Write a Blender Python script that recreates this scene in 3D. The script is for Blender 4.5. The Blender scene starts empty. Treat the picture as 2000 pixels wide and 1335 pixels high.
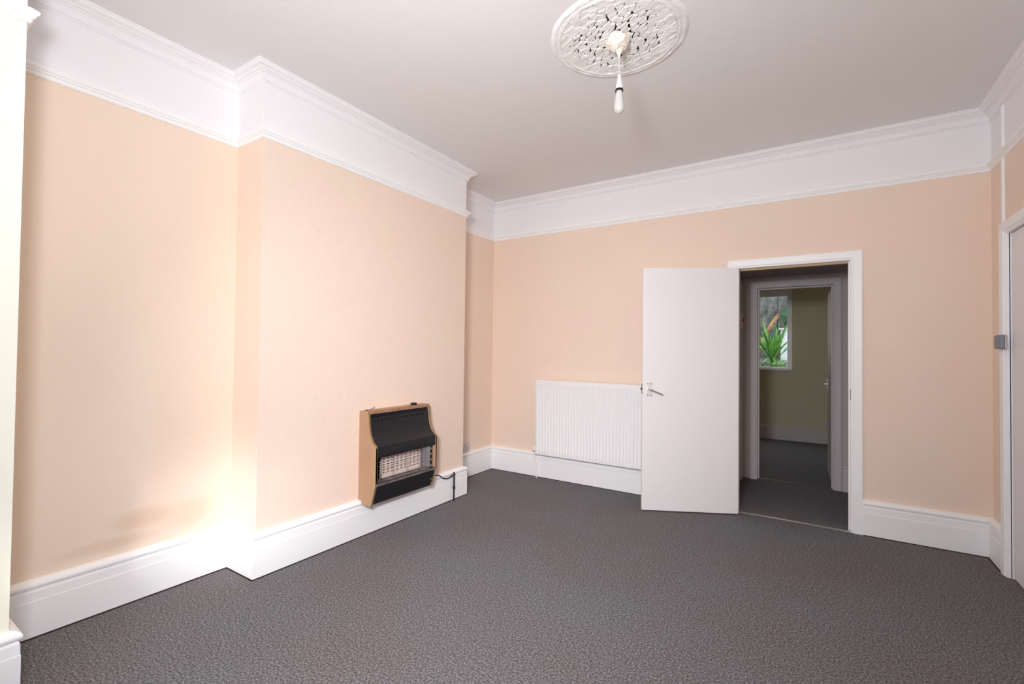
import bpy, bmesh, math, random
from mathutils import Vector, Matrix
random.seed(7)
S = bpy.context.scene
COL = S.collection

# ------------------------------------------------------------------ camera
CAM = Vector((2.6219, -4.1957, 1.2835))
yaw, pitch, roll = 0.5725, 0.0176, 0.0116
fw = Vector((-math.sin(yaw)*math.cos(pitch), math.cos(yaw)*math.cos(pitch), math.sin(pitch)))
rr = Vector((math.cos(yaw), math.sin(yaw), 0)); uu = rr.cross(fw)
r2 = rr*math.cos(roll)+uu*math.sin(roll); u2 = -rr*math.sin(roll)+uu*math.cos(roll)
cd = bpy.data.cameras.new('camera'); cam = bpy.data.objects.new('camera', cd); COL.objects.link(cam)
cd.sensor_fit = 'HORIZONTAL'; cd.sensor_width = 36; cd.lens = 914.28*36/2000
cd.clip_start = 0.05; cd.clip_end = 200
cam.matrix_world = Matrix(((r2.x, u2.x, -fw.x, CAM.x), (r2.y, u2.y, -fw.y, CAM.y), (r2.z, u2.z, -fw.z, CAM.z), (0, 0, 0, 1)))
S.camera = cam

# ------------------------------------------------------------------ sky, lights, exposure
w = bpy.data.worlds.new('overcast_sky'); S.world = w; w.use_nodes = True
bg = w.node_tree.nodes['Background']
bg.inputs[0].default_value = (0.80, 0.90, 1.0, 1); bg.inputs[1].default_value = 3.4

def area(name, loc, target, sx, sy, power, col=(1, 1, 1), spread=180):
    l = bpy.data.lights.new(name, 'AREA'); l.shape = 'RECTANGLE'; l.size = sx; l.size_y = sy
    l.energy = power; l.color = col; l.spread = math.radians(spread)
    o = bpy.data.objects.new(name, l); COL.objects.link(o); o.location = loc
    d = Vector(target)-Vector(loc); o.rotation_euler = d.to_track_quat('-Z', 'Y').to_euler()
    return o
# daylight through the front window behind the camera
area('window_daylight', (1.55, -5.44, 1.5), (1.1, 0, 1.25), 1.25, 1.35, 2, (1, 0.97, 0.93))
# the photographer's flash beside the camera: bare head, its narrow beam, and the part bounced off the ceiling
area('camera_flash', (2.3, -4.35, 1.75), (0.3, -1.2, 1.2), 0.35, 0.35, 31, (0.91, 1.0, 1.14))
area('flash_beam', (2.3, -4.35, 1.75), (0.6, -1.5, 0.35), 0.35, 0.35, 13.5, (1.0, 0.98, 1.03), 80)
area('flash_bounce', (2.2, -4.4, 1.8), (1.4, -2.4, 2.88), 0.35, 0.35, 17, (1.03, 1.0, 0.98), 120)
# added low narrow lamp that brightens the corner beside the chimney breast
area('corner_fill', (1.5, -5.2, 0.7), (-0.17, -2.72, 0.30), 0.2, 0.25, 0.85, (1.0, 0.99, 1.0), 20)
# added lamp strengthening the daylight from the small window beyond the hall
area('far_window_fill', (1.8, 3.83, 1.65), (2.2, 1.5, 0.4), 0.95, 1.0, 3.0, (1.0, 0.95, 0.9))

S.view_settings.view_transform = 'Standard'; S.view_settings.look = 'None'
S.view_settings.exposure = 0.0; S.view_settings.gamma = 1.0; S.view_settings.use_curve_mapping = False
S.cycles.use_denoising = True
S.cycles.max_bounces = 8; S.cycles.diffuse_bounces = 6

# ------------------------------------------------------------------ materials
def lin(c):
    return tuple(((v/255)/12.92 if v/255 <= 0.04045 else ((v/255+0.055)/1.055)**2.4) for v in c)+(1,)
def mat(name, rgb, rough=0.6, metal=0.0, spec=0.3, bump=None, mottle=None):
    m = bpy.data.materials.new(name); m.use_nodes = True
    nt = m.node_tree; b = nt.nodes['Principled BSDF']
    b.inputs['Base Color'].default_value = lin(rgb); b.inputs['Roughness'].default_value = rough
    b.inputs['Metallic'].default_value = metal; b.inputs['Specular IOR Level'].default_value = spec
    tc = nt.nodes.new('ShaderNodeTexCoord')
    if mottle:     # (other rgb, scale)
        n = nt.nodes.new('ShaderNodeTexNoise'); n.inputs['Scale'].default_value = mottle[1]; n.inputs['Detail'].default_value = 6
        r = nt.nodes.new('ShaderNodeValToRGB'); r.color_ramp.elements[0].color = lin(rgb); r.color_ramp.elements[1].color = lin(mottle[0])
        r.color_ramp.elements[0].position = 0.38; r.color_ramp.elements[1].position = 0.66
        nt.links.new(tc.outputs['Object'], n.inputs['Vector']); nt.links.new(n.outputs['Fac'], r.inputs['Fac'])
        nt.links.new(r.outputs['Color'], b.inputs['Base Color'])
    if bump:       # (scale, strength, distance)
        n = nt.nodes.new('ShaderNodeTexNoise'); n.inputs['Scale'].default_value = bump[0]; n.inputs['Detail'].default_value = 5
        u = nt.nodes.new('ShaderNodeBump'); u.inputs['Strength'].default_value = bump[1]; u.inputs['Distance'].default_value = bump[2]
        nt.links.new(tc.outputs['Object'], n.inputs['Vector']); nt.links.new(n.outputs['Fac'], u.inputs['Height'])
        nt.links.new(u.outputs['Normal'], b.inputs['Normal'])
    return m

PEACH = (243, 222, 203)
M_peach = mat('peach_wallpaper', PEACH, 0.75, bump=(85, 0.4, 0.007), mottle=((244, 220, 204), 1.7))
M_white = mat('white_gloss_paint', (250, 250, 250), 0.38, spec=0.35, bump=(30, 0.08, 0.004))
M_frieze = mat('white_emulsion', (243, 241, 242), 0.8, bump=(110, 0.18, 0.004))
M_ceil = mat('ceiling_emulsion', (235, 233, 232), 0.85, bump=(120, 0.2, 0.004))
M_door = mat('white_door_paint', (240, 236, 236), 0.45, bump=(60, 0.05, 0.002))
M_bay = mat('cream_bay_paint', (253, 250, 232), 0.6, bump=(95, 0.1, 0.004))
M_rad = mat('radiator_enamel', (244, 243, 243), 0.35)
M_steel = mat('brushed_aluminium', (236, 234, 230), 0.42, 1.0)
M_chrome = mat('chrome', (225, 225, 225), 0.12, 1.0)
M_dark = mat('dark_metal', (28, 27, 27), 0.5)
M_black = mat('black_enamel', (30, 30, 33), 0.42, spec=0.4, bump=(300, 0.15, 0.001))
M_void = mat('black_void', (8, 8, 8), 0.9)
M_tan = mat('tan_painted_steel', (182, 147, 116), 0.5, mottle=((177, 140, 112), 6))
M_tanedge = mat('wood_effect_trim', (178, 130, 98), 0.5, mottle=((150, 105, 80), 22))
M_ceramic = mat('fireclay', (232, 214, 204), 0.85)
M_refl = mat('dull_reflector', (190, 188, 190), 0.32, 1.0, bump=(25, 0.2, 0.003))
M_grey = mat('grey_plastic', (140, 143, 150), 0.5)
M_socket = mat('pale_grey_plastic', (205, 203, 200), 0.4)
M_red = mat('red_plastic', (170, 40, 50), 0.5)
M_pink = mat('pinkish_white_plastic', (235, 215, 215), 0.5)
M_plaster = mat('flaking_plaster', (246, 245, 244), 0.85, bump=(70, 0.5, 0.006), mottle=((236, 232, 228), 14))
M_cream = mat('cream_plaster', (246, 236, 222), 0.85, bump=(60, 0.6, 0.008))
M_backing = mat('dark_rose_backing', (26, 22, 22), 0.95)  # even dark tone of the backing seen between the plaster pieces
M_bulb = mat('frosted_bulb', (208, 205, 202), 0.3)
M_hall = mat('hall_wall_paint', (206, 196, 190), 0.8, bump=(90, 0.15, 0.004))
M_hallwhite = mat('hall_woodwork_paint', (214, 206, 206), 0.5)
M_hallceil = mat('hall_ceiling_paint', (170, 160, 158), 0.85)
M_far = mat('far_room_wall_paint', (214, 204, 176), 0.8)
M_gap = mat('dark_floorboard_gap', (52, 38, 32), 0.9)

def wall_material_with_stains():
    m = mat('stained_peach_wallpaper', PEACH, 0.75, bump=(95, 0.28, 0.006))
    nt = m.node_tree; b = nt.nodes['Principled BSDF']; L = nt.links
    tc = nt.nodes.new('ShaderNodeTexCoord')
    sep = nt.nodes.new('ShaderNodeSeparateXYZ'); L.new(tc.outputs['Object'], sep.inputs[0])
    n = nt.nodes.new('ShaderNodeTexNoise'); n.inputs['Scale'].default_value = 4.0; n.inputs['Detail'].default_value = 4
    L.new(tc.outputs['Object'], n.inputs['Vector'])
    cur = None
    # damp tide marks low in the alcove: (y, z, half-length, half-height, strength)
    for (y, z, a, c, st) in [(-3.14, 0.40, 0.19, 0.06, 0.34), (-3.30, 0.31, 0.24, 0.035, 0.22), (-2.98, 0.37, 0.16, 0.09, 0.25)]:
        def mm(op, x, v=None, y2=None):
            q = nt.nodes.new('ShaderNodeMath'); q.operation = op; L.new(x, q.inputs[0])
            if v is not None: q.inputs[1].default_value = v
            if y2 is not None: L.new(y2, q.inputs[1])
            return q.outputs[0]
        dy = mm('DIVIDE', mm('ADD', sep.outputs[1], -y), a); dz = mm('DIVIDE', mm('ADD', sep.outputs[2], -z), c)
        d2 = mm('ADD', mm('MULTIPLY', dy, y2=dy), y2=mm('MULTIPLY', dz, y2=dz))
        d2 = mm('ADD', d2, y2=mm('MULTIPLY', n.outputs['Fac'], 1.2))
        g = mm('POWER', mm('MULTIPLY', mm('MAXIMUM', mm('MULTIPLY_ADD', d2, -0.5), 0.0), 1.0), 1.0)
        # 1 - 0.5*d2 clipped at zero
        gn = nt.nodes.new('ShaderNodeMapRange'); gn.interpolation_type = 'SMOOTHSTEP'
        L.new(d2, gn.inputs[0]); gn.inputs[1].default_value = 1.9; gn.inputs[2].default_value = 0.4; gn.inputs[3].default_value = 0; gn.inputs[4].default_value = st
        cur = gn.outputs[0] if cur is None else mm('MAXIMUM', cur, y2=gn.outputs[0])
    mx = nt.nodes.new('ShaderNodeMix'); mx.data_type = 'RGBA'
    L.new(cur, mx.inputs[0]); mx.inputs[6].default_value = lin(PEACH); mx.inputs[7].default_value = lin((206, 160, 120))
    L.new(mx.outputs[2], b.inputs['Base Color'])
    return m
M_stain = wall_material_with_stains()

def carpet_material():
    m = bpy.data.materials.new('charcoal_carpet'); m.use_nodes = True
    nt = m.node_tree; b = nt.nodes['Principled BSDF']; L = nt.links
    b.inputs['Roughness'].default_value = 0.95; b.inputs['Specular IOR Level'].default_value = 0.1
    tc = nt.nodes.new('ShaderNodeTexCoord')
    fine = nt.nodes.new('ShaderNodeTexNoise'); fine.inputs['Scale'].default_value = 120; fine.inputs['Detail'].default_value = 4; fine.inputs['Roughness'].default_value = 0.75
    big = nt.nodes.new('ShaderNodeTexNoise'); big.inputs['Scale'].default_value = 1.3; big.inputs['Detail'].default_value = 3
    L.new(tc.outputs['Object'], fine.inputs['Vector']); L.new(tc.outputs['Object'], big.inputs['Vector'])
    r = nt.nodes.new('ShaderNodeValToRGB'); e = r.color_ramp.elements
    e[0].position = 0.38; e[0].color = lin((76, 74, 75)); e[1].position = 0.66; e[1].color = lin((176, 173, 174))
    k = e.new(0.51); k.color = lin((121, 119, 120))
    L.new(fine.outputs['Fac'], r.inputs['Fac'])
    r2 = nt.nodes.new('ShaderNodeValToRGB'); f = r2.color_ramp.elements
    f[0].position = 0.35; f[0].color = (0.98, 0.90, 0.88, 1); f[1].position = 0.62; f[1].color = (0.97, 1.0, 1.03, 1)
    L.new(big.outputs['Fac'], r2.inputs['Fac'])
    mx = nt.nodes.new('ShaderNodeMix'); mx.data_type = 'RGBA'; mx.blend_type = 'MULTIPLY'; mx.inputs[0].default_value = 1
    L.new(r.outputs['Color'], mx.inputs[6]); L.new(r2.outputs['Color'], mx.inputs[7])
    # pale specks of lint
    v = nt.nodes.new('ShaderNodeTexVoronoi'); v.inputs['Scale'].default_value = 9
    L.new(tc.outputs['Object'], v.inputs['Vector'])
    mr = nt.nodes.new('ShaderNodeMapRange'); mr.inputs[1].default_value = 0.045; mr.inputs[2].default_value = 0.025; mr.inputs[3].default_value = 0; mr.inputs[4].default_value = 0.6
    L.new(v.outputs['Distance'], mr.inputs[0])
    m2 = nt.nodes.new('ShaderNodeMix'); m2.data_type = 'RGBA'
    L.new(mr.outputs[0], m2.inputs[0]); L.new(mx.outputs[2], m2.inputs[6]); m2.inputs[7].default_value = lin((170, 165, 160))
    L.new(m2.outputs[2], b.inputs['Base Color'])
    u = nt.nodes.new('ShaderNodeBump'); u.inputs['Strength'].default_value = 0.9; u.inputs['Distance'].default_value = 0.006
    L.new(fine.outputs['Fac'], u.inputs['Height']); L.new(u.outputs['Normal'], b.inputs['Normal'])
    return m
M_carpet = carpet_material()

# ------------------------------------------------------------------ helpers
def obj(name, bm, m, parent=None, smooth=False):
    me = bpy.data.meshes.new(name)
    bmesh.ops.recalc_face_normals(bm, faces=bm.faces)
    bm.to_mesh(me); bm.free()
    for x in (m if isinstance(m, (list, tuple)) else [m]): me.materials.append(x)
    if smooth:
        for p in me.polygons: p.use_smooth = True
        try: me.set_sharp_from_angle(angle=math.radians(38))
        except Exception: pass
    o = bpy.data.objects.new(name, me); COL.objects.link(o)
    if parent: o.parent = parent; o.matrix_parent_inverse = parent.matrix_world.inverted()
    return o
def empty(name, loc, rz=0.0):
    o = bpy.data.objects.new(name, None); COL.objects.link(o); o.location = loc; o.rotation_euler = (0, 0, rz)
    o.empty_display_size = 0.05
    o.matrix_world = Matrix.Translation(Vector(loc)) @ Matrix.Rotation(rz, 4, 'Z')
    return o
def tag(o, label, cat, group=None, kind=None):
    o['label'] = label
    if cat: o['category'] = cat
    if group: o['group'] = group
    if kind: o['kind'] = kind
    return o
def struct(o, label=None):
    o['kind'] = 'structure'
    if label: o['label'] = label
    return o
def box(bm, x0, x1, y0, y1, z0, z1, bevel=0.0, mi=0):
    t = bmesh.new()
    vs = [t.verts.new((x, y, z)) for x in (x0, x1) for y in (y0, y1) for z in (z0, z1)]
    for f in ((0, 1, 3, 2), (4, 6, 7, 5), (0, 4, 5, 1), (2, 3, 7, 6), (0, 2, 6, 4), (1, 5, 7, 3)):
        t.faces.new([vs[i] for i in f])
    if bevel: bmesh.ops.bevel(t, geom=list(t.edges), offset=bevel, segments=2, affect='EDGES')
    join(bm, t, mi)
def join(bm, t, mi=0, M=None):
    mp = {}
    for v in t.verts: mp[v] = bm.verts.new(M @ v.co if M else v.co)
    for f in t.faces:
        try: g = bm.faces.new([mp[v] for v in f.verts]); g.material_index = mi
        except ValueError: pass
    t.free()
def prism(bm, pts, a0, a1, fn, mi=0):
    """closed polygon pts extruded from a0 to a1; fn(a, p) -> xyz"""
    A = [bm.verts.new(fn(a0, p)) for p in pts]; B = [bm.verts.new(fn(a1, p)) for p in pts]
    n = len(pts)
    for i in range(n):
        f = bm.faces.new((A[i], A[(i+1) % n], B[(i+1) % n], B[i])); f.material_index = mi
    bm.faces.new(A).material_index = mi; bm.faces.new(B[::-1]).material_index = mi
def tube(bm, pts, rad, seg=10, mi=0, radii=None):
    pts = [Vector(p) for p in pts]; rings = []
    for i, p in enumerate(pts):
        t = (pts[min(i+1, len(pts)-1)]-pts[max(i-1, 0)]).normalized()
        a = Vector((0, 0, 1)) if abs(t.z) < 0.9 else Vector((1, 0, 0))
        x = t.cross(a).normalized(); y = t.cross(x).normalized()
        r = radii[i] if radii else rad
        rings.append([bm.verts.new(p+(x*math.cos(2*math.pi*k/seg)+y*math.sin(2*math.pi*k/seg))*r) for k in range(seg)])
    for a, b in zip(rings, rings[1:]):
        for k in range(seg):
            bm.faces.new((a[k], a[(k+1) % seg], b[(k+1) % seg], b[k])).material_index = mi
    bm.faces.new(rings[0][::-1]).material_index = mi; bm.faces.new(rings[-1]).material_index = mi
def lathe(bm, prof, c, seg=24, mi=0):
    """prof (r, z) around the vertical through c"""
    rings = []
    for r, z in prof:
        rings.append([bm.verts.new((c[0]+max(r, 1e-4)*math.cos(2*math.pi*k/seg), c[1]+max(r, 1e-4)*math.sin(2*math.pi*k/seg), c[2]+z)) for k in range(seg)])
    for a, b in zip(rings, rings[1:]):
        for k in range(seg):
            bm.faces.new((a[k], a[(k+1) % seg], b[(k+1) % seg], b[k])).material_index = mi
    bm.faces.new(rings[0]).material_index = mi; bm.faces.new(rings[-1]).material_index = mi
def smoothcurve(pts, n=6):
    pts = [Vector(p) for p in pts]; out = []
    for i in range(len(pts)-1):
        p0, p1, p2, p3 = pts[max(i-1, 0)], pts[i], pts[i+1], pts[min(i+2, len(pts)-1)]
        for k in range(n):
            t = k/n
            out.append(0.5*((2*p1)+(-p0+p2)*t+(2*p0-5*p1+4*p2-p3)*t*t+(-p0+3*p1-3*p2+p3)*t**3))
    out.append(pts[-1]); return out

def sweep(path, prof, segs, fn=None, mats=None, cap=(True, True)):
    """path: list of (x,y) travelled with the room on the right; prof: closed list of (d, z), d measured
    into the room; segs: list of segment indices to build. Corners are mitred. returns a bmesh"""
    fn = fn or (lambda x, y, z: (x, y, z))
    P = [Vector((a, b)) for a, b in path]; n = len(P)
    nor = []
    for i in range(n-1):
        d = (P[i+1]-P[i]).normalized(); nor.append(Vector((d.y, -d.x)))
    mit = []
    for i in range(n):
        if i == 0: mit.append(nor[0])
        elif i == n-1: mit.append(nor[-1])
        else:
            a, b = nor[i-1], nor[i]; s = a+b
            mit.append(s/(1+a.dot(b)) if (1+a.dot(b)) > 1e-3 else a)
    bm = bmesh.new()
    for s in segs:
        ends = []
        for i in (s, s+1):
            ends.append([bm.verts.new(fn(P[i].x+mit[i].x*d, P[i].y+mit[i].y*d, z)) for d, z in prof])
        m = len(prof)
        for k in range(m):
            f = bm.faces.new((ends[0][k], ends[0][(k+1) % m], ends[1][(k+1) % m], ends[1][k]))
            if mats: f.material_index = mats[k]
        bm.faces.new(ends[0][::-1]); bm.faces.new(ends[1])
    return bm

# ------------------------------------------------------------------ room shell
ZC, ZR, W, S0 = 2.878, 2.50, 3.586, 0.028
PATH = [(0.177, -5.5), (0.177, -3.737), (-0.276, -3.737), (-0.276, -2.751), (0, -2.751), (0, -0.912),
        (-0.333, -0.912), (-0.333, 0), (W, 0), (W, -5.5), (0.177, -5.5)]
DX0, DX1, DH = 2.096, 2.85, 1.978           # doorway in the back wall
RY0, RY1, RH = -0.335, -1.10, 2.0          # doorway in the right wall
wall_prof = [(0, -0.02), (0, ZR), (0, ZC+0.02), (-0.12, ZC+0.02), (-0.12, -0.02)]
wm = [0, 1, 0, 0, 0]
def wall(name, segs, mats, label=None, path=PATH):
    return struct(obj(name, sweep(path, wall_prof, segs, mats=wm), mats), label)
wall('wall_bay', [0, 1], [M_bay, M_frieze])
wall('wall_left', [2], [M_stain, M_frieze])
wall('wall_chimney', [3, 4, 5], [M_peach, M_frieze])
wall('wall_alcove', [6], [M_peach, M_frieze])
bm = sweep([(-0.453, 0), (DX0-0.03, 0)], wall_prof, [0], mats=wm)
t = sweep([(DX1+0.03, 0), (W+0.12, 0)], wall_prof, [0], mats=wm)
for f in t.faces: pass
mp = {}
def merge(bm, t):
    mp = {}
    for v in t.verts: mp[v] = bm.verts.new(v.co)
    for f in t.faces: bm.faces.new([mp[v] for v in f.verts]).material_index = f.material_index
    t.free()
merge(bm, t)
lint = [(0, DH+0.03), (0, ZR), (0, ZC+0.02), (-0.12, ZC+0.02), (-0.12, DH+0.03)]
merge(bm, sweep([(DX0-0.03, 0), (DX1+0.03, 0)], lint, [0], mats=wm))
struct(obj('wall_back', bm, [M_peach, M_frieze]))
bm = sweep([(W, 0), (W, RY0+0.02)], wall_prof, [0], mats=wm)
merge(bm, sweep([(W, RY1-0.02), (W, -5.5)], wall_prof, [0], mats=wm))
lint = [(0, RH+0.02), (0, ZR), (0, ZC+0.02), (-0.12, ZC+0.02), (-0.12, RH+0.02)]
merge(bm, sweep([(W, RY0+0.02), (W, RY1-0.02)], lint, [0], mats=wm))
struct(obj('wall_right', bm, [M_peach, M_frieze]))
# wall behind the camera with its wide window opening
bm = bmesh.new()
for (a, b, c, d) in [(0.057, 0.85, -0.02, ZC), (2.25, W+0.12, -0.02, ZC), (0.85, 2.25, -0.02, 0.75), (0.85, 2.25, 2.25, ZC)]:
    box(bm, a, b, -5.62, -5.5, c, d)
struct(obj('wall_front', bm, M_peach))
bm = bmesh.new(); box(bm, -0.45, W+0.12, -5.62, 0.0, -0.1, 0.0); struct(obj('floor', bm, M_carpet), 'charcoal grey flecked carpet covering the whole room')
bm = bmesh.new(); box(bm, -0.45, W+0.12, -5.62, 0.12, ZC, ZC+0.1); struct(obj('ceiling', bm, M_ceil))

# front window frame (behind the camera)
win = struct(empty('window_1', (1.55, -5.56, 0.75)))
bm = bmesh.new()
for (a, b, c, d) in [(0.85, 0.92, 0.75, 2.25), (2.18, 2.25, 0.75, 2.25), (0.92, 2.18, 0.75, 0.82), (0.92, 2.18, 2.18, 2.25), (1.52, 1.58, 0.82, 2.18)]:
    box(bm, a, b, -5.59, -5.53, c, d, 0.006)
obj('window_frame', bm, M_white, win)

# ------------------------------------------------------------------ skirting boards
SK = [(0, 0), (S0, 0), (S0, 0.158), (S0-0.0015, 0.162), (S0-0.0025, 0.2), (S0-0.007, 0.209), (S0-0.007, 0.213), (S0+0.002, 0.218), (S0+0.004, 0.228),
      (S0, 0.238), (S0-0.012, 0.2465), (0, 0.2495)]
def base(name, path, segs, label=None, prof=SK):
    return struct(obj(name, sweep(path, prof, segs), M_white, smooth=False), label)
base('baseboard_bay', PATH, [0, 1])
base('baseboard_left', PATH, [2])
base('baseboard_chimney', PATH, [3, 4, 5])
base('baseboard_alcove', PATH, [6])
CX0, CX1, CH = 2.026, 2.918, 2.036          # outer edges of the architrave
pb = [(-0.333, -0.912), (-0.333, 0), (CX0, 0)]
o = base('baseboard_back', pb, [1])
pb = [(CX1, 0), (W, 0), (W, -0.262)]
o = base('baseboard_back', pb, [0])
base('baseboard_right', pb, [1])
base('baseboard_right', [(W, RY1-0.075), (W, -5.5), (0.177, -5.5)], [0])
# dark gap between carpet and skirting
GP = [(S0-0.001, 0), (S0+0.006, 0), (S0+0.006, 0.0015), (S0-0.001, 0.0055)]
for nm, pth, sg in [('trim_1', PATH, [2, 3, 4, 5, 6]), ('trim_1', [(-0.333, -0.912), (-0.333, 0), (CX0, 0)], [1]), ('trim_1', [(CX1, 0), (W, 0), (W, -0.262)], [0, 1])]:
    struct(obj(nm, sweep(pth, GP, sg), M_gap), 'thin dark gap along the foot of the skirting')

# ------------------------------------------------------------------ picture rail and cornice
RAIL = [(0, 2.472), (0.006, 2.472), (0.012, 2.478), (0.012, 2.489), (0.02, 2.493), (0.02, 2.499), (0.027, 2.504), (0.030, 2.512), (0.027, 2.519), (0.016, 2.521), (0.016, 2.527), (0.008, 2.532), (0.0, 2.534)]
CORN = [(0, ZC), (0.0757, ZC), (0.0757, ZC-0.006), (0.069, ZC-0.010), (0.066, ZC-0.02), (0.058, ZC-0.024), (0.050, ZC-0.027), (0.044, ZC-0.035), (0.036, ZC-0.036), (0.034, ZC-0.040),
        (0.024, ZC-0.046), (0.018, ZC-0.058), (0.015, ZC-0.072), (0.015, ZC-0.078), (0.006, ZC-0.082), (0.006, ZC-0.089), (0, ZC-0.091)]
names = {'bay': [0, 1], 'left': [2], 'chimney': [3, 4, 5], 'alcove': [6], 'back': [7], 'right': [8]}
for i, (side, sg) in enumerate(names.items()):
    struct(obj('trim_2', sweep(PATH, RAIL, sg), M_white), 'white moulded picture rail, %s' % {'bay': 'on the bay pier at the far left', 'left': 'across the left alcove', 'chimney': 'around the chimney breast', 'alcove': 'in the far alcove', 'back': 'along the door wall', 'right': 'along the right-hand wall'}[side])
    struct(obj('trim_3', sweep(PATH, CORN, sg), M_frieze), 'white plaster cornice, %s' % {'bay': 'on the bay pier at the far left', 'left': 'across the left alcove', 'chimney': 'around the chimney breast', 'alcove': 'in the far alcove', 'back': 'along the door wall', 'right': 'along the right-hand wall'}[side])

# ------------------------------------------------------------------ door frames
# architrave profile: (w outward from opening, d proud of wall)
ARC = [(0, 0), (0, 0.010), (0.006, 0.016), (0.014, 0.016), (0.018, 0.021), (0.060, 0.025), (0.068, 0.021), (0.070, 0.0)]
def architrave(parent, x0, x1, h, fn, m, prof=ARC, z0=0.0):
    """path goes up the left side, across, down the right with the outside on the left-hand side"""
    path = [(x0, z0), (x0, h), (x1, h), (x1, z0)]
    # room-on-right convention gives +d to the right = into the opening; outward is negative
    for s in range(3):
        bm = sweep(path, [(-w_, d) for w_, d in prof], [s], fn=lambda a, b, d: fn(a, b, d))
        obj('architrave', bm, m, parent)
fr = struct(empty('trim_4', (2.48, 0, 0)), 'white painted frame around the open doorway')
architrave(fr, DX0, DX1, DH-0.012, lambda a, b, d: (a, -d, b), M_white)
architrave(fr, DX0, DX1, DH-0.012, lambda a, b, d: (a, 0.12+d, b), M_hallwhite)
bm = bmesh.new(); box(bm, DX0-0.03, DX0+0.002, -0.012, 0.132, 0, DH+0.03); obj('jamb', bm, M_white, fr)
bm = bmesh.new(); box(bm, DX1-0.002, DX1+0.03, -0.012, 0.132, 0, DH+0.03); jr = obj('jamb', bm, M_white, fr)
bm = bmesh.new(); box(bm, DX0+0.002, DX1-0.002, -0.012, 0.132, DH-0.012, DH+0.03); obj('head_jamb', bm, M_white, fr)
bm = bmesh.new(); box(bm, DX0+0.002, DX0+0.014, 0.035, 0.075, 0, DH-0.012); obj('door_stop', bm, M_white, fr)
bm = bmesh.new(); box(bm, DX1-0.014, DX1-0.002, 0.035, 0.075, 0, DH-0.012); obj('door_stop', bm, M_white, fr)
bm = bmesh.new(); box(bm, DX0+0.014, DX1-0.014, 0.035, 0.075, DH-0.024, DH-0.012); obj('door_stop', bm, mat('bare_wood_stop', (205, 180, 145), 0.7), fr)
bm = bmesh.new(); box(bm, DX1-0.004, DX1-0.0015, -0.01, 0.018, 0.95, 1.03, 0.0005); k = obj('strike_plate', bm, M_dark, fr)

# ------------------------------------------------------------------ the open door
HX, HY = 2.108, -0.052
ang = math.atan2(-0.458, -0.889)
door = struct(empty('door_1', (HX, HY, 0), ang), 'white flush door standing wide open towards the radiator')
# in the door's frame: x runs from the hinge to the free edge, +y faces the room (camera side)
def loc(bm, name, m, parent, smooth=False):
    o = obj(name, bm, m, None, smooth); o.parent = parent; return o
DW, DT = 0.752, 0.036
bm = bmesh.new(); box(bm, 0.004, DW, 0.0, DT, 0.010, DH-0.014, 0.0018)
leaf = loc(bm, 'leaf', M_door, door)
hp = bmesh.new(); box(hp, 0.676, 0.719, DT, DT+0.004, 0.924, 1.036, 0.0012)
handle = loc(hp, 'handle_plate', M_steel, door)
pv = Vector((0.703, DT+0.003, 0.984))
bm = bmesh.new(); tube(bm, [pv, pv+Vector((0, 0.014, 0))], 0.010, 16)
tube(bm, smoothcurve([pv+Vector((0.004, 0.028, 0.004)), pv+Vector((0, 0.036, 0)), pv+Vector((-0.03, 0.040, -0.012)), pv+Vector((-0.09, 0.040, -0.036)), pv+Vector((-0.105, 0.040, -0.042))]), 0.007, 12)
tube(bm, [pv+Vector((0, 0.01, 0)), pv+Vector((0, 0.036, 0))], 0.0085, 12)
o = obj('lever', bm, M_chrome, None, True); o.parent = handle
sb = None
for i, (x, z) in enumerate([(0.684, 1.026), (0.711, 1.026), (0.684, 0.935), (0.711, 0.935)]):
    if sb is None:
        bm = bmesh.new(); tube(bm, [(0, 0, 0), (0, 0.0015, 0)], 0.0042, 12); sb = o = obj('screw', bm, M_dark)
    else:
        o = sb.copy(); COL.objects.link(o)
    o.location = (x, DT+0.0038, z); o.parent = handle
bm = bmesh.new(); box(bm, DW-0.001, DW+0.002, 0.008, 0.030, 0.945, 1.02); box(bm, DW+0.002, DW+0.011, 0.012, 0.025, 0.975, 0.99)
loc(bm, 'latch', M_dark, door)
bm = bmesh.new(); box(bm, 0.675, 0.72, -0.004, 0, 0.924, 1.036); tube(bm, [(0.703, 0, 0.984), (0.703, -0.03, 0.984), (0.63, -0.03, 0.96)], 0.007, 8)
loc(bm, 'handle_back', M_steel, door)
for z in (0.2, 1.75):
    bm = bmesh.new(); tube(bm, [(-0.001, DT*0.25, z), (-0.001, DT*0.25, z+0.08)], 0.005, 8); loc(bm, 'hinge', M_steel, door)

# ------------------------------------------------------------------ right-hand wall: full-height bead, closed door and its frame
bm = bmesh.new(); box(bm, W-0.013, W+0.0, -0.262, -0.237, 0.0, ZC-0.085, 0.003)
struct(obj('trim_5', bm, M_white), 'full-height white bead beside the right-hand door')
fr2 = struct(empty('trim_6', (W, -0.72, 0)), 'white frame of the right-hand door')
architrave(fr2, RY1, RY0, RH, lambda a, b, d: (W-d, a, b), M_white, prof=[(0, 0), (0, 0.010), (0.008, 0.020), (0.016, 0.020), (0.02, 0.028), (0.064, 0.032), (0.072, 0.026), (0.072, 0.0)])
bm = bmesh.new(); box(bm, W-0.004, W+0.12, RY0, RY0+0.02, 0, RH+0.02); obj('jamb', bm, M_white, fr2)
bm = bmesh.new(); box(bm, W-0.004, W+0.12, RY1-0.02, RY1, 0, RH+0.02); obj('jamb', bm, M_white, fr2)
bm = bmesh.new(); box(bm, W-0.004, W+0.12, RY1, RY0, RH, RH+0.02); obj('head_jamb', bm, M_white, fr2)
d2 = struct(empty('door_2', (W, -0.72, 0)), 'closed white door at the right edge')
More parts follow.
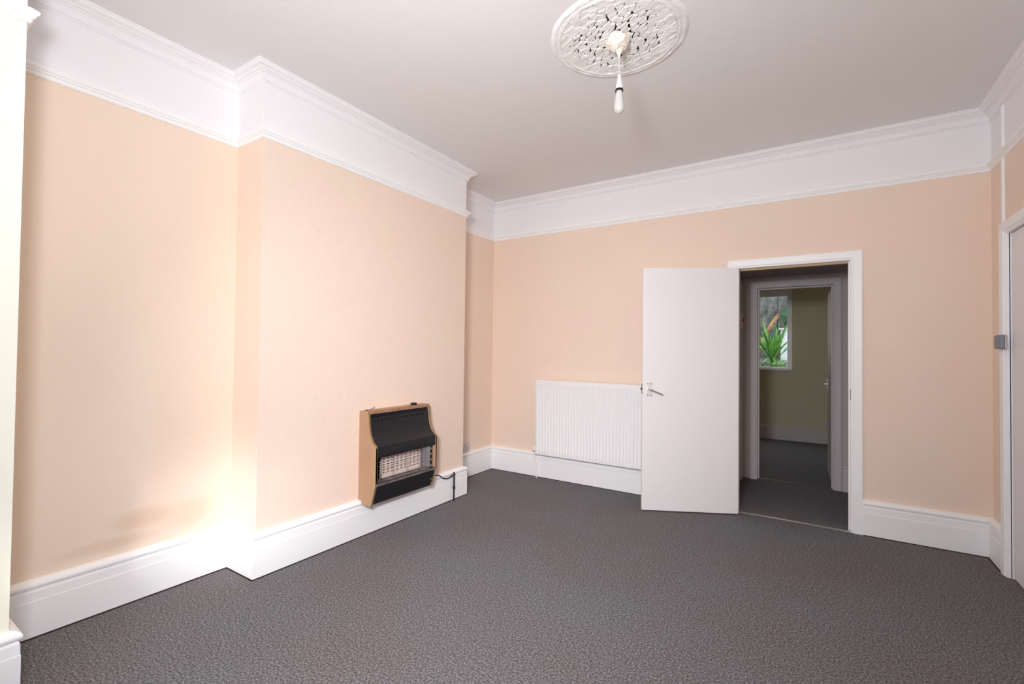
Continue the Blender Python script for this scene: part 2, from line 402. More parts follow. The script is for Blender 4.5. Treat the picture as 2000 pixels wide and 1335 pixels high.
bm = bmesh.new(); box(bm, W+0.006, W+0.042, RY1+0.003, RY0-0.003, 0.006, RH-0.003, 0.002); obj('leaf', bm, M_door, d2)

# small grey box on the right door frame
jb = empty('junction_box', (W-0.032, -0.30, 1.32)); tag(jb, 'small grey plastic box fixed to the white door frame at right edge', 'box')
bm = bmesh.new(); box(bm, W-0.056, W-0.030, -0.368, -0.270, 1.325, 1.405, 0.004); obj('cover', bm, M_grey, jb)
bm = bmesh.new(); box(bm, W-0.032, W-0.026, -0.372, -0.266, 1.321, 1.409, 0.001); obj('backplate', bm, M_socket, jb)

# ------------------------------------------------------------------ radiator
RX0, RX1, RZ0, RZ1, RY = 0.266, 1.43, 0.243, 0.985, -0.100
rad = empty('radiator', (0.85, -0.07, RZ0)); tag(rad, 'white steel panel radiator with vertical flutes, half behind the open door', 'radiator')
bm = bmesh.new()
nf = 35; per = (RX1-RX0-0.05)/nf; cols = []
xs = [RX0, RX0+0.012]
ds = [0.004, 0]
x = RX0+0.025
xs.append(x-0.006); ds.append(0)
for i in range(nf):
    for (f, d) in ((0.0, 0), (0.16, 0), (0.34, 1), (0.72, 1), (0.90, 0)):
        xs.append(x+(i+f)*per); ds.append(d)
xs += [RX1-0.012, RX1]; ds += [0, 0.004]
zr = [(RZ0, 0, 1), (RZ0+0.004, 0, 0), (RZ0+0.036, 0, 0), (RZ0+0.052, 1, 0), (RZ1-0.066, 1, 0), (RZ1-0.050, 0, 0), (RZ1-0.006, 0, 0), (RZ1, 0, 1)]
G = []
for z, on, edge in zr:
    row = []
    for xx, d in zip(xs, ds):
        dep = (d if d < 1 else (0.0085 if on else 0))+(0.006 if edge else 0)
        row.append(bm.verts.new((xx, RY+dep, z)))
    G.append(row)
for a, b in zip(G, G[1:]):
    for i in range(len(xs)-1): bm.faces.new((a[i], a[i+1], b[i+1], b[i]))
rp = obj('front_panel', bm, M_rad, rad, True)
md = rp.modifiers.new('thick', 'SOLIDIFY'); md.thickness = 0.008; md.offset = -1
bm = bmesh.new(); box(bm, RX0+0.004, RX1-0.004, RY+0.022, RY+0.060, RZ0+0.010, RZ1-0.012, 0.004); obj('rear_panel', bm, M_rad, rad)
bm = bmesh.new(); box(bm, RX0, RX1, RY+0.004, RY+0.062, RZ1-0.008, RZ1+0.002, 0.002); obj('top_cover', bm, M_rad, rad)
for xa, xb in ((RX0-0.002, RX0+0.003), (RX1-0.003, RX1+0.002)):
    bm = bmesh.new(); box(bm, xa, xb, RY+0.003, RY+0.062, RZ0+0.004, RZ1+0.001, 0.001); obj('side_cover', bm, M_rad, rad)
for xa in (RX0+0.18, RX1-0.18):
    bm = bmesh.new(); box(bm, xa, xa+0.03, RY+0.06, -0.0005, RZ0+0.05, RZ1-0.08); obj('bracket', bm, M_rad, rad)
v = bmesh.new(); tube(v, [(RX0-0.026, -0.062, 0.262), (RX0-0.026, -0.062, 0.318)], 0.0115, 14); tube(v, [(RX0-0.026, -0.062, 0.280), (RX0+0.006, -0.062, 0.280)], 0.008, 10)
va = obj('valve', v, M_white, rad, True)
v = bmesh.new(); tube(v, [(RX0-0.026, -0.062, 0.262), (RX0-0.026, -0.062, 0.272)], 0.0135, 6); tube(v, [(RX0-0.015, -0.062, 0.280), (RX0-0.008, -0.062, 0.280)], 0.012, 6)
obj('nut', v, M_dark, va)
v = bmesh.new(); tube(v, smoothcurve([(RX0-0.026, -0.062, 0.262), (RX0-0.026, -0.060, 0.22), (RX0-0.020, -0.052, 0.17), (RX0-0.008, -0.047, 0.13), (RX0-0.006, -0.047, 0.08), (RX0-0.006, -0.047, 0.0)]), 0.0075, 10)
obj('supply_pipe', v, M_white, rad, True)

# ------------------------------------------------------------------ gas fire
HY0, HY1 = -2.050, -1.452
gf = empty('gas_fire', (0, -1.75, 0.22)); tag(gf, 'tan and black wall-mounted gas fire on the chimney breast', 'gas fire')
side = [(0.0, 0.222), (0.0, 0.852), (0.004, 0.857), (0.088, 0.857), (0.093, 0.835), (0.097, 0.78), (0.103, 0.735), (0.116, 0.69), (0.138, 0.652), (0.168, 0.628), (0.172, 0.618), (0.172, 0.38), (0.168, 0.36), (0.128, 0.222)]
def sidepanel(y0, y1, grow=0.0, m=M_tan, name='side_panel'):
    bm = bmesh.new(); prism(bm, side, y0, y1, lambda a, q: (q[0]+S0*0, a, q[1])); return obj(name, bm, m, gf)
# the skirting stands proud of the wall, so the casing is notched round it
side = [(0.0, 0.2505), (0.0, 0.852), (0.004, 0.857), (0.088, 0.857), (0.093, 0.835), (0.097, 0.78), (0.103, 0.735), (0.116, 0.69), (0.138, 0.652), (0.168, 0.628), (0.172, 0.618), (0.172, 0.38), (0.168, 0.36), (0.128, 0.222), (0.034, 0.222), (0.034, 0.2505)]
sidepanel(HY0, HY0+0.012); sidepanel(HY1-0.012, HY1)
# raised tan lip along the front edge of each side
edge = side[3:14]
for (ya, yb) in ((HY0-0.001, HY0+0.0135), (HY1-0.009, HY1+0.001)):
    inner = [(x-0.006, z) for x, z in edge]
    bm = bmesh.new()
    A = [[bm.verts.new((x, y, z)) for x, z in e] for e in (edge, inner) for y in (ya, yb)]
    n = len(edge)
    for i in range(n-1):
        bm.faces.new((A[0][i], A[0][i+1], A[1][i+1], A[1][i])); bm.faces.new((A[2][i], A[2][i+1], A[3][i+1], A[3][i]))
        bm.faces.new((A[0][i], A[0][i+1], A[2][i+1], A[2][i])); bm.faces.new((A[1][i], A[1][i+1], A[3][i+1], A[3][i]))
    for q in (0, n-1): bm.faces.new((A[0][q], A[1][q], A[3][q], A[2][q]))
    obj('edge_trim', bm, mat('tan_edge_trim', (182, 150, 100), 0.45), gf)
bm = bmesh.new(); box(bm, 0.0, 0.088, HY0+0.012, HY1-0.012, 0.845, 0.856, 0.002); top = obj('top_panel', bm, M_tan, gf)
bm = bmesh.new(); box(bm, 0.084, 0.091, HY0+0.014, HY1-0.014, 0.836, 0.857, 0.001); obj('top_trim', bm, M_tanedge, gf)
bm = bmesh.new(); box(bm, 0.078, 0.083, HY0+0.014, HY1-0.014, 0.808, 0.838); obj('vent_recess', bm, mat('blue_black_recess', (16, 18, 30), 0.3), gf)
bm = bmesh.new(); box(bm, 0.0, 0.03, HY0+0.012, HY1-0.012, 0.2505, 0.845); obj('back_plate', bm, M_dark, gf)
# curved black front cover
fc = [(0.088, 0.812), (0.0905, 0.79), (0.096, 0.745), (0.108, 0.695), (0.130, 0.655), (0.162, 0.628), (0.168, 0.615), (0.168, 0.552), (0.150, 0.552)]
fcc = [Vector((q.x, q.y)) for q in smoothcurve([(x, z, 0) for x, z in fc], 4)]
inn = [(x-0.010, z) for x, z in fcc][::-1]
bm = bmesh.new(); prism(bm, [(q[0], q[1]) for q in fcc]+inn, HY0+0.013, HY1-0.013, lambda a, q: (q[0], a, q[1]))
cover = obj('front_cover', bm, M_black, gf)
# row of vent slots
sl = None
for i in range(15):
    y = HY0+0.05+i*0.0345
    if sl is None:
        bm = bmesh.new(); box(bm, -0.001, 0.0012, -0.004, 0.004, -0.008, 0.008, 0.0004); sl = o = obj('vent_slot', bm, M_void)
    else:
        o = sl.copy(); COL.objects.link(o)
    o.location = (0.0915, y, 0.788); o.rotation_euler = (0.0, 0.0, 0.0); o.parent = cover; o.matrix_parent_inverse = cover.matrix_world.inverted()
lc = [(0.168, 0.378), (0.166, 0.362), (0.150, 0.300), (0.126, 0.236), (0.118, 0.228), (0.108, 0.228), (0.150, 0.362), (0.150, 0.378)]
bm = bmesh.new(); prism(bm, lc, HY0+0.013, HY1-0.013, lambda a, q: (q[0], a, q[1])); obj('lower_cover', bm, M_black, gf)
bm = bmesh.new(); box(bm, 0.034, 0.112, HY0+0.013, HY1-0.013, 0.226, 0.232); obj('bottom_panel', bm, M_dark, gf)
# firebox
bm = bmesh.new(); prism(bm, [(0.045, 0.60), (0.052, 0.60), (0.052, 0.375), (0.045, 0.375)], HY0+0.013, HY1-0.013, lambda a, q: (q[0], a, q[1])); obj('firebox_back', bm, M_dark, gf)
bm = bmesh.new(); prism(bm, [(0.052, 0.372), (0.168, 0.360), (0.168, 0.375), (0.052, 0.384)], HY0+0.013, HY1-0.013, lambda a, q: (q[0], a, q[1])); obj('hearth_tray', bm, mat('heat_stained_tray', (140, 128, 125), 0.55, 0.3, mottle=((105, 95, 94), 20)), gf)
bm = bmesh.new()
pts = [(0.060, -1.553), (0.150, -1.502), (0.150, -1.498), (0.056, -1.549)]
prism(bm, pts, 0.383, 0.56, lambda a, q: (q[0], q[1], a)); obj('reflector', bm, M_refl, gf)
bm = bmesh.new()
for i in range(4):
    box(bm, 0.148, 0.153, -1.496, -1.484, 0.405+i*0.042, 0.430+i*0.042)
obj('louvre_slots', bm, M_void, gf)
bm = bmesh.new(); box(bm, 0.146, 0.1485, -1.503, HY1-0.012, 0.383, 0.56); obj('firebox_cheek', bm, M_refl, gf)
bm = bmesh.new()
pts = [(0.056, -1.945), (0.150, -2.028), (0.150, -2.032), (0.052, -1.949)]
prism(bm, pts, 0.383, 0.56, lambda a, q: (q[0], q[1], a)); obj('reflector', bm, mat('dark_reflector', (110, 108, 108), 0.4, 1.0), gf)
# three fireclay radiants, each three columns of slots
RA, RB = -1.940, -1.556; rw = (RB-RA)/3
r0 = None
for i in range(3):
    if r0 is None:
        bm = bmesh.new(); n = 8; zb, zt = 0.384, 0.560
        ew = 0.010; iw = 0.008; sw = (rw-0.002-2*ew-2*iw)/3
        y = 0.001
        bars = [(y, y+ew), (y+ew+sw, y+ew+sw+iw), (y+ew+2*sw+iw, y+ew+2*sw+2*iw), (rw-0.001-ew, rw-0.001)]
        for a, b in bars: box(bm, 0.085, 0.105, a, b, zb, zt)
        box(bm, 0.083, 0.106, y, rw-0.001, zb, zb+0.026)
        hz = [zb+0.026+k*(zt-zb-0.026)/n for k in range(n+1)]
        for z in hz: box(bm, 0.085, 0.1035, y, rw-0.001, z-0.0045, z+0.0045)
        r0 = o = obj('radiant', bm, M_ceramic)
    else:
        o = r0.copy(); COL.objects.link(o)
    o.location = (0, RA+i*rw, 0); o.parent = gf; o.matrix_parent_inverse = gf.matrix_world.inverted()
bm = bmesh.new(); box(bm, 0.066, 0.072, RA, RB, 0.384, 0.56); obj('burner_back', bm, M_void, gf)
# wire guard
bm = bmesh.new()
for z in (0.404, 0.432, 0.460, 0.488, 0.516, 0.542): tube(bm, [(0.150, HY0+0.016, z), (0.150, -1.93, z), (0.135, -1.56, z), (0.135, -1.545, z)], 0.0013, 6)
for y in (-2.03, -1.985, -1.875, -1.745, -1.62, -1.55): tube(bm, [(0.150, y, 0.385), (0.152, y, 0.47), (0.150, y, 0.557)], 0.0013, 6)
g = obj('wire_guard', bm, mat('guard_wire', (120, 112, 108), 0.4, 0.8), gf)
bm = bmesh.new(); box(bm, 0.028, 0.062, -1.60, -1.555, 0.856, 0.873, 0.004); obj('control_knob', bm, M_black, gf)
bm = bmesh.new(); tube(bm, [(0.152, -1.492, 0.290), (0.156, -1.492, 0.288)], 0.006, 10); obj('screw', bm, M_steel, gf)
bm = bmesh.new(); tube(bm, smoothcurve([(0.03, -2.02, 0.859), (0.035, -1.985, 0.861), (0.03, -1.955, 0.868), (0.012, -1.93, 0.872)]), 0.0018, 6); tube(bm, [(0.035, -2.02, 0.857), (0.035, -2.02, 0.863)], 0.006, 8)
obj('thermocouple_wire', bm, M_dark, gf)

# gas pipe from the fire down into the floor
gp = empty('gas_pipe', (0.045, -1.085, 0.0)); tag(gp, 'thin black gas pipe with steel elbow beside the wall fire', 'pipe')
bm = bmesh.new(); tube(bm, smoothcurve([(0.06, -1.47, 0.268), (0.06, -1.36, 0.268), (0.06, -1.30, 0.262), (0.055, -1.24, 0.225), (0.05, -1.18, 0.208), (0.047, -1.12, 0.213), (0.045, -1.10, 0.218)]), 0.0045, 8); obj('feed_tube', bm, M_dark, gp, True)
bm = bmesh.new(); tube(bm, [(0.047, -1.125, 0.213), (0.045, -1.095, 0.222)], 0.0075, 6); tube(bm, [(0.045, -1.085, 0.205), (0.045, -1.085, 0.238)], 0.0095, 10); obj('elbow', bm, mat('tarnished_steel', (110, 108, 104), 0.35, 0.9), gp, True)
bm = bmesh.new(); tube(bm, [(0.045, -1.085, 0.117), (0.045, -1.085, 0.21)], 0.0085, 10); obj('upper_tube', bm, mat('grey_steel_tube', (95, 95, 95), 0.4, 0.7), gp, True)
bm = bmesh.new(); tube(bm, [(0.045, -1.085, 0.098), (0.045, -1.085, 0.122)], 0.0105, 6); obj('nut', bm, M_dark, gp, False)
bm = bmesh.new(); tube(bm, [(0.045, -1.085, -0.01), (0.045, -1.085, 0.10)], 0.0065, 10); obj('lower_tube', bm, M_black, gp, True)

# ------------------------------------------------------------------ sockets and switch
def socket(name, label, fn, wd, ht, m=M_socket, cat='socket'):
    e = empty(name, fn(0, 0, 0)); tag(e, label, cat)
    bm = bmesh.new(); prism(bm, [(-wd/2, -ht/2), (wd/2, -ht/2), (wd/2, ht/2), (-wd/2, ht/2)], 0.0, 0.009, lambda a, q: fn(q[0], q[1], a)); obj('plate', bm, m, e)
    for sx in (-1, 1):
        bm = bmesh.new(); prism(bm, [(sx*wd/4-0.006, ht*0.16), (sx*wd/4+0.006, ht*0.16), (sx*wd/4+0.006, ht*0.36), (sx*wd/4-0.006, ht*0.36)], 0.009, 0.0125, lambda a, q: fn(q[0], q[1], a)); obj('rocker', bm, M_white, e)
        bm = bmesh.new()
        for (px, pz) in ((0, 0.0), (-0.010, -0.02), (0.010, -0.02)):
            prism(bm, [(sx*wd/4+px-0.003, pz-0.004), (sx*wd/4+px+0.003, pz-0.004), (sx*wd/4+px+0.003, pz+0.004), (sx*wd/4+px-0.003, pz+0.004)], 0.009, 0.0096, lambda a, q: fn(q[0], q[1], a))
        obj('pin_holes', bm, M_void, e)
    return e
socket('wall_socket', 'pale grey socket just above the skirting in the far alcove', lambda a, b, d: (-0.333+d, -0.47+a, 0.297+b), 0.146, 0.086)
socket('wall_socket', 'socket above the skirting in the dim room beyond the hall', lambda a, b, d: (2.80+a, 3.87-d, 0.29+b), 0.13, 0.08)

# ------------------------------------------------------------------ ceiling rose and pendant
RC = (1.784, -1.935)
rose = empty('ceiling_rose', (RC[0], RC[1], ZC)); tag(rose, 'large round plaster ceiling rose, cracked and flaking with dark gaps', 'ceiling rose')
bm = bmesh.new()
prof = [(0.286, 0.0), (0.286, -0.009), (0.291, -0.012), (0.299, -0.012), (0.306, -0.010), (0.312, -0.008), (0.318, -0.010), (0.326, -0.009), (0.333, -0.005), (0.340, 0.0)]
seg = 120; rings = []
for ri, (r, z) in enumerate(prof):
    ring = []
    for k in range(seg):
        a = 2*math.pi*k/seg; wob = 1+0.006*math.sin(3*a+1)+0.004*math.sin(11*a+2)
        ring.append(bm.verts.new((RC[0]+r*wob*math.cos(a), RC[1]+r*wob*math.sin(a), ZC+z*(1+0.3*random.random()) if z else ZC)))
    rings.append(ring)
for a, b in zip(rings, rings[1:]):
    for k in range(seg): bm.faces.new((a[k], a[(k+1) % seg], b[(k+1) % seg], b[k]))
obj('rim', bm, M_plaster, rose, True)
bm = bmesh.new(); lathe(bm, [(0.0, 0.0), (0.286, 0.0), (0.286, -0.003), (0.0, -0.003)], (RC[0], RC[1], ZC), 64); obj('backing', bm, M_backing, rose)
def clip(poly, p, q, wgt=1.0):
    """keep the part of poly nearer p than q (metric stretched along one diagonal)"""
    mx, my = (p[0]+q[0])/2, (p[1]+q[1])/2; nx, ny = q[0]-p[0], q[1]-p[1]; out = []
    for i in range(len(poly)):
        a, b = poly[i], poly[(i+1) % len(poly)]
        da = (a[0]-mx)*nx+(a[1]-my)*ny; db = (b[0]-mx)*nx+(b[1]-my)*ny
        if da <= 0: out.append(a)
        if da*db < 0:
            t = da/(da-db); out.append((a[0]+(b[0]-a[0])*t, a[1]+(b[1]-a[1])*t))
    return out
ANG = -0.42
ST = 2.1      # pieces are stretched across the view, as the cracks run
def warp(p):  # unit: cracks run roughly along the (1,1) diagonal of the room, swinging round the boss
    return (p[0]*math.cos(ANG)+p[1]*math.sin(ANG), (-p[0]*math.sin(ANG)+p[1]*math.cos(ANG))*ST)
def unwarp(p):
    x, y = p[0], p[1]/ST
    return (x*math.cos(ANG)-y*math.sin(ANG), x*math.sin(ANG)+y*math.cos(ANG))
seeds = []
tries = 0
while len(seeds) < 230 and tries < 20000:
    tries += 1
    a, r = random.uniform(0, 2*math.pi), 0.284*math.sqrt(random.random())
    p = warp((r*math.cos(a), r*math.sin(a)))
    if all((p[0]-q[0])**2+(p[1]-q[1])**2 > 0.034**2 for q in seeds): seeds.append(p)
circ = [warp((0.287*math.cos(2*math.pi*k/48), 0.287*math.sin(2*math.pi*k/48))) for k in range(48)]
for p in seeds:
    poly = circ[:]
    for q in sorted(seeds, key=lambda s: (s[0]-p[0])**2+(s[1]-p[1])**2)[1:26]:
        if poly: poly = clip(poly, p, q)
    if len(poly) < 3: continue
    pp = [unwarp(v) for v in poly]; c = unwarp(p)
    rc = math.hypot(*c)
    if rc < 0.035: continue
    # drop near-duplicate corners
    cl = []
    for v in pp:
        if not cl or math.hypot(v[0]-cl[-1][0], v[1]-cl[-1][1]) > 0.003: cl.append(v)
    if len(cl) < 3: continue
    rngl = random.Random(int(p[0]*1e5)*7+int(p[1]*1e5))
    outerness = max(0, (rc-0.20)/0.07)
    rad_s = [max(0.0008, math.hypot(v[0]-c[0], v[1]-c[1])) for v in cl]
    out = []
    for v, rv in zip(cl, rad_s):
        g = rngl.choice([-0.0010, 0.0010, 0.0018, 0.0028, 0.0045]) if rc < 0.23 else rngl.choice([-0.002, -0.001, 0.0005, 0.0016])
        if rngl.random() < 0.19 and rc < 0.24: g = 0.012
        k = 1-min(0.55, g/rv); out.append((c[0]+(v[0]-c[0])*k, c[1]+(v[1]-c[1])*k))
    h = rngl.uniform(0.009, 0.013)
    bm = bmesh.new()
    lo = [bm.verts.new((RC[0]+v[0], RC[1]+v[1], ZC-0.002)) for v in out]
    mid = [bm.verts.new((RC[0]+v[0], RC[1]+v[1], ZC-h+0.003)) for v in out]
    hi = [bm.verts.new((RC[0]+c[0]+(v[0]-c[0])*0.90, RC[1]+c[1]+(v[1]-c[1])*0.90, ZC-h-rngl.uniform(0, 0.002))) for v in out]
    n = len(out)
    for a, b in ((lo, mid), (mid, hi)):
        for k in range(n): bm.faces.new((a[k], a[(k+1) % n], b[(k+1) % n], b[k]))
    bm.faces.new(hi)
    obj('plaster_piece', bm, M_plaster, rose)
bm = bmesh.new()
bmesh.ops.create_icosphere(bm, subdivisions=4, radius=1.0)
for v in bm.verts:
    k = 1+0.12*math.sin(5*v.co.x+3*v.co.y)*math.cos(4*v.co.z+1)+random.uniform(-0.07, 0.07)
    v.co = Vector((RC[0]+0.003+v.co.x*0.058*k, RC[1]+v.co.y*0.058*k, ZC-0.020+v.co.z*0.044*k))
obj('boss', bm, M_cream, rose, True)

pend = empty('pendant_light', (1.79, -1.92, ZC-0.05)); tag(pend, 'bare white bulb on a short white flex below the ceiling rose', 'ceiling light')
px, py = 1.788, -1.925
bm = bmesh.new(); lathe(bm, [(0.0, 2.842), (0.030, 2.842), (0.026, 2.825), (0.014, 2.806), (0.006, 2.79), (0.0035, 2.775), (0.0, 2.775)], (px, py, 0), 20); obj('flex_cone', bm, M_cream, pend, True)
bm = bmesh.new(); tube(bm, [(px, py, 2.79), (px+0.001, py, 2.74), (px+0.002, py, 2.66)], 0.0034, 8); obj('flex', bm, mat('aged_white_flex', (214, 210, 204), 0.5), pend, True)
bm = bmesh.new(); lathe(bm, [(0, 2.690), (0.007, 2.690), (0.0085, 2.672), (0.011, 2.668), (0.013, 2.645), (0.016, 2.640), (0.0175, 2.612), (0, 2.612)], (px+0.002, py, 0), 20); obj('lamp_holder', bm, M_white, pend, True)
bm = bmesh.new(); lathe(bm, [(0, 2.616), (0.0195, 2.616), (0.0205, 2.606), (0.0, 2.604)], (px+0.002, py, 0), 20); obj('holder_ring', bm, M_dark, pend)
bm = bmesh.new(); lathe(bm, [(0, 2.607), (0.0145, 2.607), (0.0175, 2.59), (0.022, 2.56), (0.0258, 2.535), (0.0262, 2.52), (0.023, 2.505), (0.014, 2.495), (0.004, 2.4915), (0, 2.4912)], (px+0.002, py, 0), 24); obj('bulb', bm, M_bulb, pend, True)

# ------------------------------------------------------------------ hall lobby beyond the doorway
HZ = 2.055
bm = bmesh.new(); box(bm, 1.88, 3.4, 0.12, 1.30, -0.1, 0.0); box(bm, DX0-0.03, DX1+0.03, 0.0, 0.12, -0.1, 0.0)
struct(obj('floor_hall', bm, M_carpet))
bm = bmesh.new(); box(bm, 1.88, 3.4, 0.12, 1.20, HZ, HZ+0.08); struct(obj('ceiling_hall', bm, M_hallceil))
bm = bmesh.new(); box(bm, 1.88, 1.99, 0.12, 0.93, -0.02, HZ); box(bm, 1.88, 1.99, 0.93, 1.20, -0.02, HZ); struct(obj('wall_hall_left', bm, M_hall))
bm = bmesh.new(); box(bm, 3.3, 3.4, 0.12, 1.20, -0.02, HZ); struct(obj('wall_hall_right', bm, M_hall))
F0, F1, FH = 2.140, 2.776, 1.945
bm = bmesh.new(); box(bm, 0.5, F0-0.02, 1.20, 1.30, -0.02, 2.6); box(bm, F1+0.02, 3.5, 1.20, 1.30, -0.02, 2.6); box(bm, F0-0.02, F1+0.02, 1.20, 1.30, FH+0.02, 2.6)
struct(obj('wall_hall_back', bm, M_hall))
fr3 = struct(empty('trim_7', (2.45, 1.2, 0)), 'white frame of the doorway across the hall')
architrave(fr3, F0, F1, FH, lambda a, b, d: (a, 1.20-d, b), M_hallwhite)
bm = bmesh.new(); box(bm, F0-0.02, F0, 1.19, 1.31, 0, FH+0.02); box(bm, F1, F1+0.02, 1.19, 1.31, 0, FH+0.02); box(bm, F0, F1, 1.19, 1.31, FH, FH+0.02); obj('jamb', bm, M_hallwhite, fr3)
bm = bmesh.new(); box(bm, F0, F0+0.012, 1.24, 1.27, 0, FH); box(bm, F1-0.012, F1, 1.24, 1.27, 0, FH); box(bm, F0+0.012, F1-0.012, 1.24, 1.27, FH-0.012, FH); obj('door_stop', bm, M_hallwhite, fr3)
# casing of a side door on the hall's left wall
fr4 = struct(empty('trim_8', (1.99, 1.1, 0)), 'door casing on the left wall of the hall')
bm = bmesh.new(); box(bm, 1.99, 2.012, 1.06, 1.135, 0, 1.99, 0.004); obj('architrave', bm, M_hallwhite, fr4)
bm = bmesh.new(); box(bm, 1.99, 2.012, 0.30, 1.06, 1.92, 1.99, 0.004); obj('architrave', bm, M_hallwhite, fr4)
# hall skirting, right of the far doorway
struct(obj('baseboard_hall', sweep([(2.85, 1.2), (3.3, 1.2), (3.3, 0.12)], SK, [0, 1]), M_hallwhite))
sw = empty('light_switch', (2.0, 0.96, 1.6)); tag(sw, 'narrow white switch plate with red rocker on the hall wall', 'switch')
bm = bmesh.new(); box(bm, 1.99, 2.024, 0.985, 1.05, 1.53, 1.69, 0.002); obj('plate', bm, M_pink, sw)
bm = bmesh.new(); box(bm, 2.023, 2.034, 1.0, 1.035, 1.595, 1.63, 0.002); obj('rocker', bm, M_red, sw)
# threshold strips
bm = bmesh.new(); prism(bm, [(-0.016, 0), (0.016, 0), (0.008, 0.004), (-0.008, 0.004)], DX0+0.002, DX1-0.002, lambda a, q: (a, 0.002+q[0], q[1])); struct(obj('trim_9', bm, M_steel), 'thin metal carpet strip across the open doorway')
bm = bmesh.new(); prism(bm, [(-0.012, 0), (0.012, 0), (0.006, 0.003), (-0.006, 0.003)], F0, F1, lambda a, q: (a, 1.25+q[0], q[1])); struct(obj('trim_10', bm, mat('dull_strip', (120, 116, 112), 0.5, 0.5)), 'thin carpet strip in the doorway across the hall')

# ------------------------------------------------------------------ room beyond
bm = bmesh.new(); box(bm, 0.4, 3.5, 1.30, 3.98, -0.1, 0.0); struct(obj('floor_far', bm, M_carpet))
bm = bmesh.new(); box(bm, 0.4, 3.5, 1.20, 3.98, 2.6, 2.7); struct(obj('ceiling_far', bm, M_ceil))
WX0, WX1, WZ0, WZ1 = 1.25, 2.352, 1.045, 2.240
bm = bmesh.new()
box(bm, 0.4, WX0, 3.87, 3.98, -0.02, 2.6); box(bm, WX1, 3.5, 3.87, 3.98, -0.02, 2.6); box(bm, WX0, WX1, 3.87, 3.98, -0.02, WZ0); box(bm, WX0, WX1, 3.87, 3.98, WZ1, 2.6)
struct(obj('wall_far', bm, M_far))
bm = bmesh.new(); box(bm, 0.4, 0.5, 1.3, 3.87, -0.02, 2.6); struct(obj('wall_far_left', bm, M_far))
bm = bmesh.new(); box(bm, 3.4, 3.5, 1.3, 3.87, -0.02, 2.6); struct(obj('wall_far_right', bm, M_far))
struct(obj('baseboard_far', sweep([(0.5, 3.87), (3.4, 3.87)], [(0, 0), (0.02, 0), (0.02, 0.17), (0.012, 0.178), (0.016, 0.19), (0.004, 0.2), (0, 0.2)], [0]), M_hallwhite))
w2 = struct(empty('window_2', (1.8, 3.92, WZ0)), 'small white window in the room beyond the hall')
bm = bmesh.new()
fw_ = 0.062
box(bm, WX0, WX0+fw_, 3.90, 3.95, WZ0, WZ1, 0.004); box(bm, WX1-fw_, WX1, 3.90, 3.95, WZ0, WZ1, 0.004)
box(bm, WX0+fw_, WX1-fw_, 3.90, 3.95, WZ0, WZ0+0.03, 0.004); box(bm, WX0+fw_, WX1-fw_, 3.90, 3.95, WZ1-0.10, WZ1, 0.004)
obj('window_frame', bm, M_white, w2)
bm = bmesh.new(); box(bm, WX0-0.02, WX1+0.02, 3.84, 3.90, WZ0-0.025, WZ0, 0.004); obj('window_sill', bm, M_hallwhite, w2)
gl = bpy.data.materials.new('window_glass'); gl.use_nodes = True
nt = gl.node_tree; nt.nodes.clear()
oo = nt.nodes.new('ShaderNodeOutputMaterial'); mx = nt.nodes.new('ShaderNodeMixShader'); tr = nt.nodes.new('ShaderNodeBsdfTransparent'); gs = nt.nodes.new('ShaderNodeBsdfGlossy')
gs.inputs['Roughness'].default_value = 0.02; mx.inputs[0].default_value = 0.06
nt.links.new(tr.outputs[0], mx.inputs[1]); nt.links.new(gs.outputs[0], mx.inputs[2]); nt.links.new(mx.outputs[0], oo.inputs[0])
bm = bmesh.new(); box(bm, WX0+fw_, WX1-fw_, 3.923, 3.927, WZ0+0.03, WZ1-0.10); obj('pane', bm, gl, w2)
# door of the far room, standing open beyond the frame and seen edge-on
d3 = struct(empty('door_3', (2.77, 1.31, 0)), 'white door of the far room seen almost edge-on')
bm = bmesh.new(); prism(bm, [(2.776, 1.315), (2.812, 1.315), (2.788, 2.02), (2.752, 2.02)], 0.01, FH-0.01, lambda a, q: (q[0], q[1], a)); obj('leaf', bm, M_hallwhite, d3)
hx, hy, hz = 2.753, 1.96, 0.955
bm = bmesh.new(); box(bm, hx-0.008, hx+0.001, hy-0.02, hy+0.02, hz-0.05, hz+0.06, 0.001); h3 = obj('handle_plate', bm, M_chrome, d3)
bm = bmesh.new(); tube(bm, [(hx, hy, hz), (hx-0.045, hy, hz), (hx-0.05, hy-0.09, hz-0.01)], 0.007, 10); obj('lever', bm, M_chrome, h3, True)

# ------------------------------------------------------------------ garden seen through the far window
M_soil = mat('garden_soil', (84, 78, 66), 0.95, mottle=((120, 118, 104), 18), bump=(20, 0.6, 0.03))
M_fence = mat('weathered_grey_board', (120, 118, 112), 0.9, mottle=((70, 70, 66), 9), bump=(30, 0.4, 0.01))
M_leafs = [mat('strap_leaf_%s' % n, c, 0.45, mottle=(c2, 12)) for n, c, c2 in (('bright', (135, 195, 85), (95, 160, 65)), ('mid', (95, 150, 75), (65, 115, 55)), ('blue', (190, 215, 200), (130, 170, 140)), ('dark', (45, 82, 45), (30, 60, 34)))]
M_bark = mat('brown_bark', (190, 150, 100), 0.9, mottle=((112, 84, 54), 16))
M_render = mat('white_garden_wall', (225, 228, 232), 0.9)
bm = bmesh.new(); prism(bm, [(3.98, 0.0), (9.0, 0.0), (9.0, 1.3), (5.2, 1.15), (3.99, 0.92)], -3, 7, lambda a, q: (a, q[0], q[1])); g = obj('garden_bed', bm, M_soil)
struct(g, 'raised garden soil outside the far window')
fe = empty('garden_fence', (1.0, 6.2, 1.1)); tag(fe, 'weathered grey board fence behind the garden plants', 'fence')
b0 = None
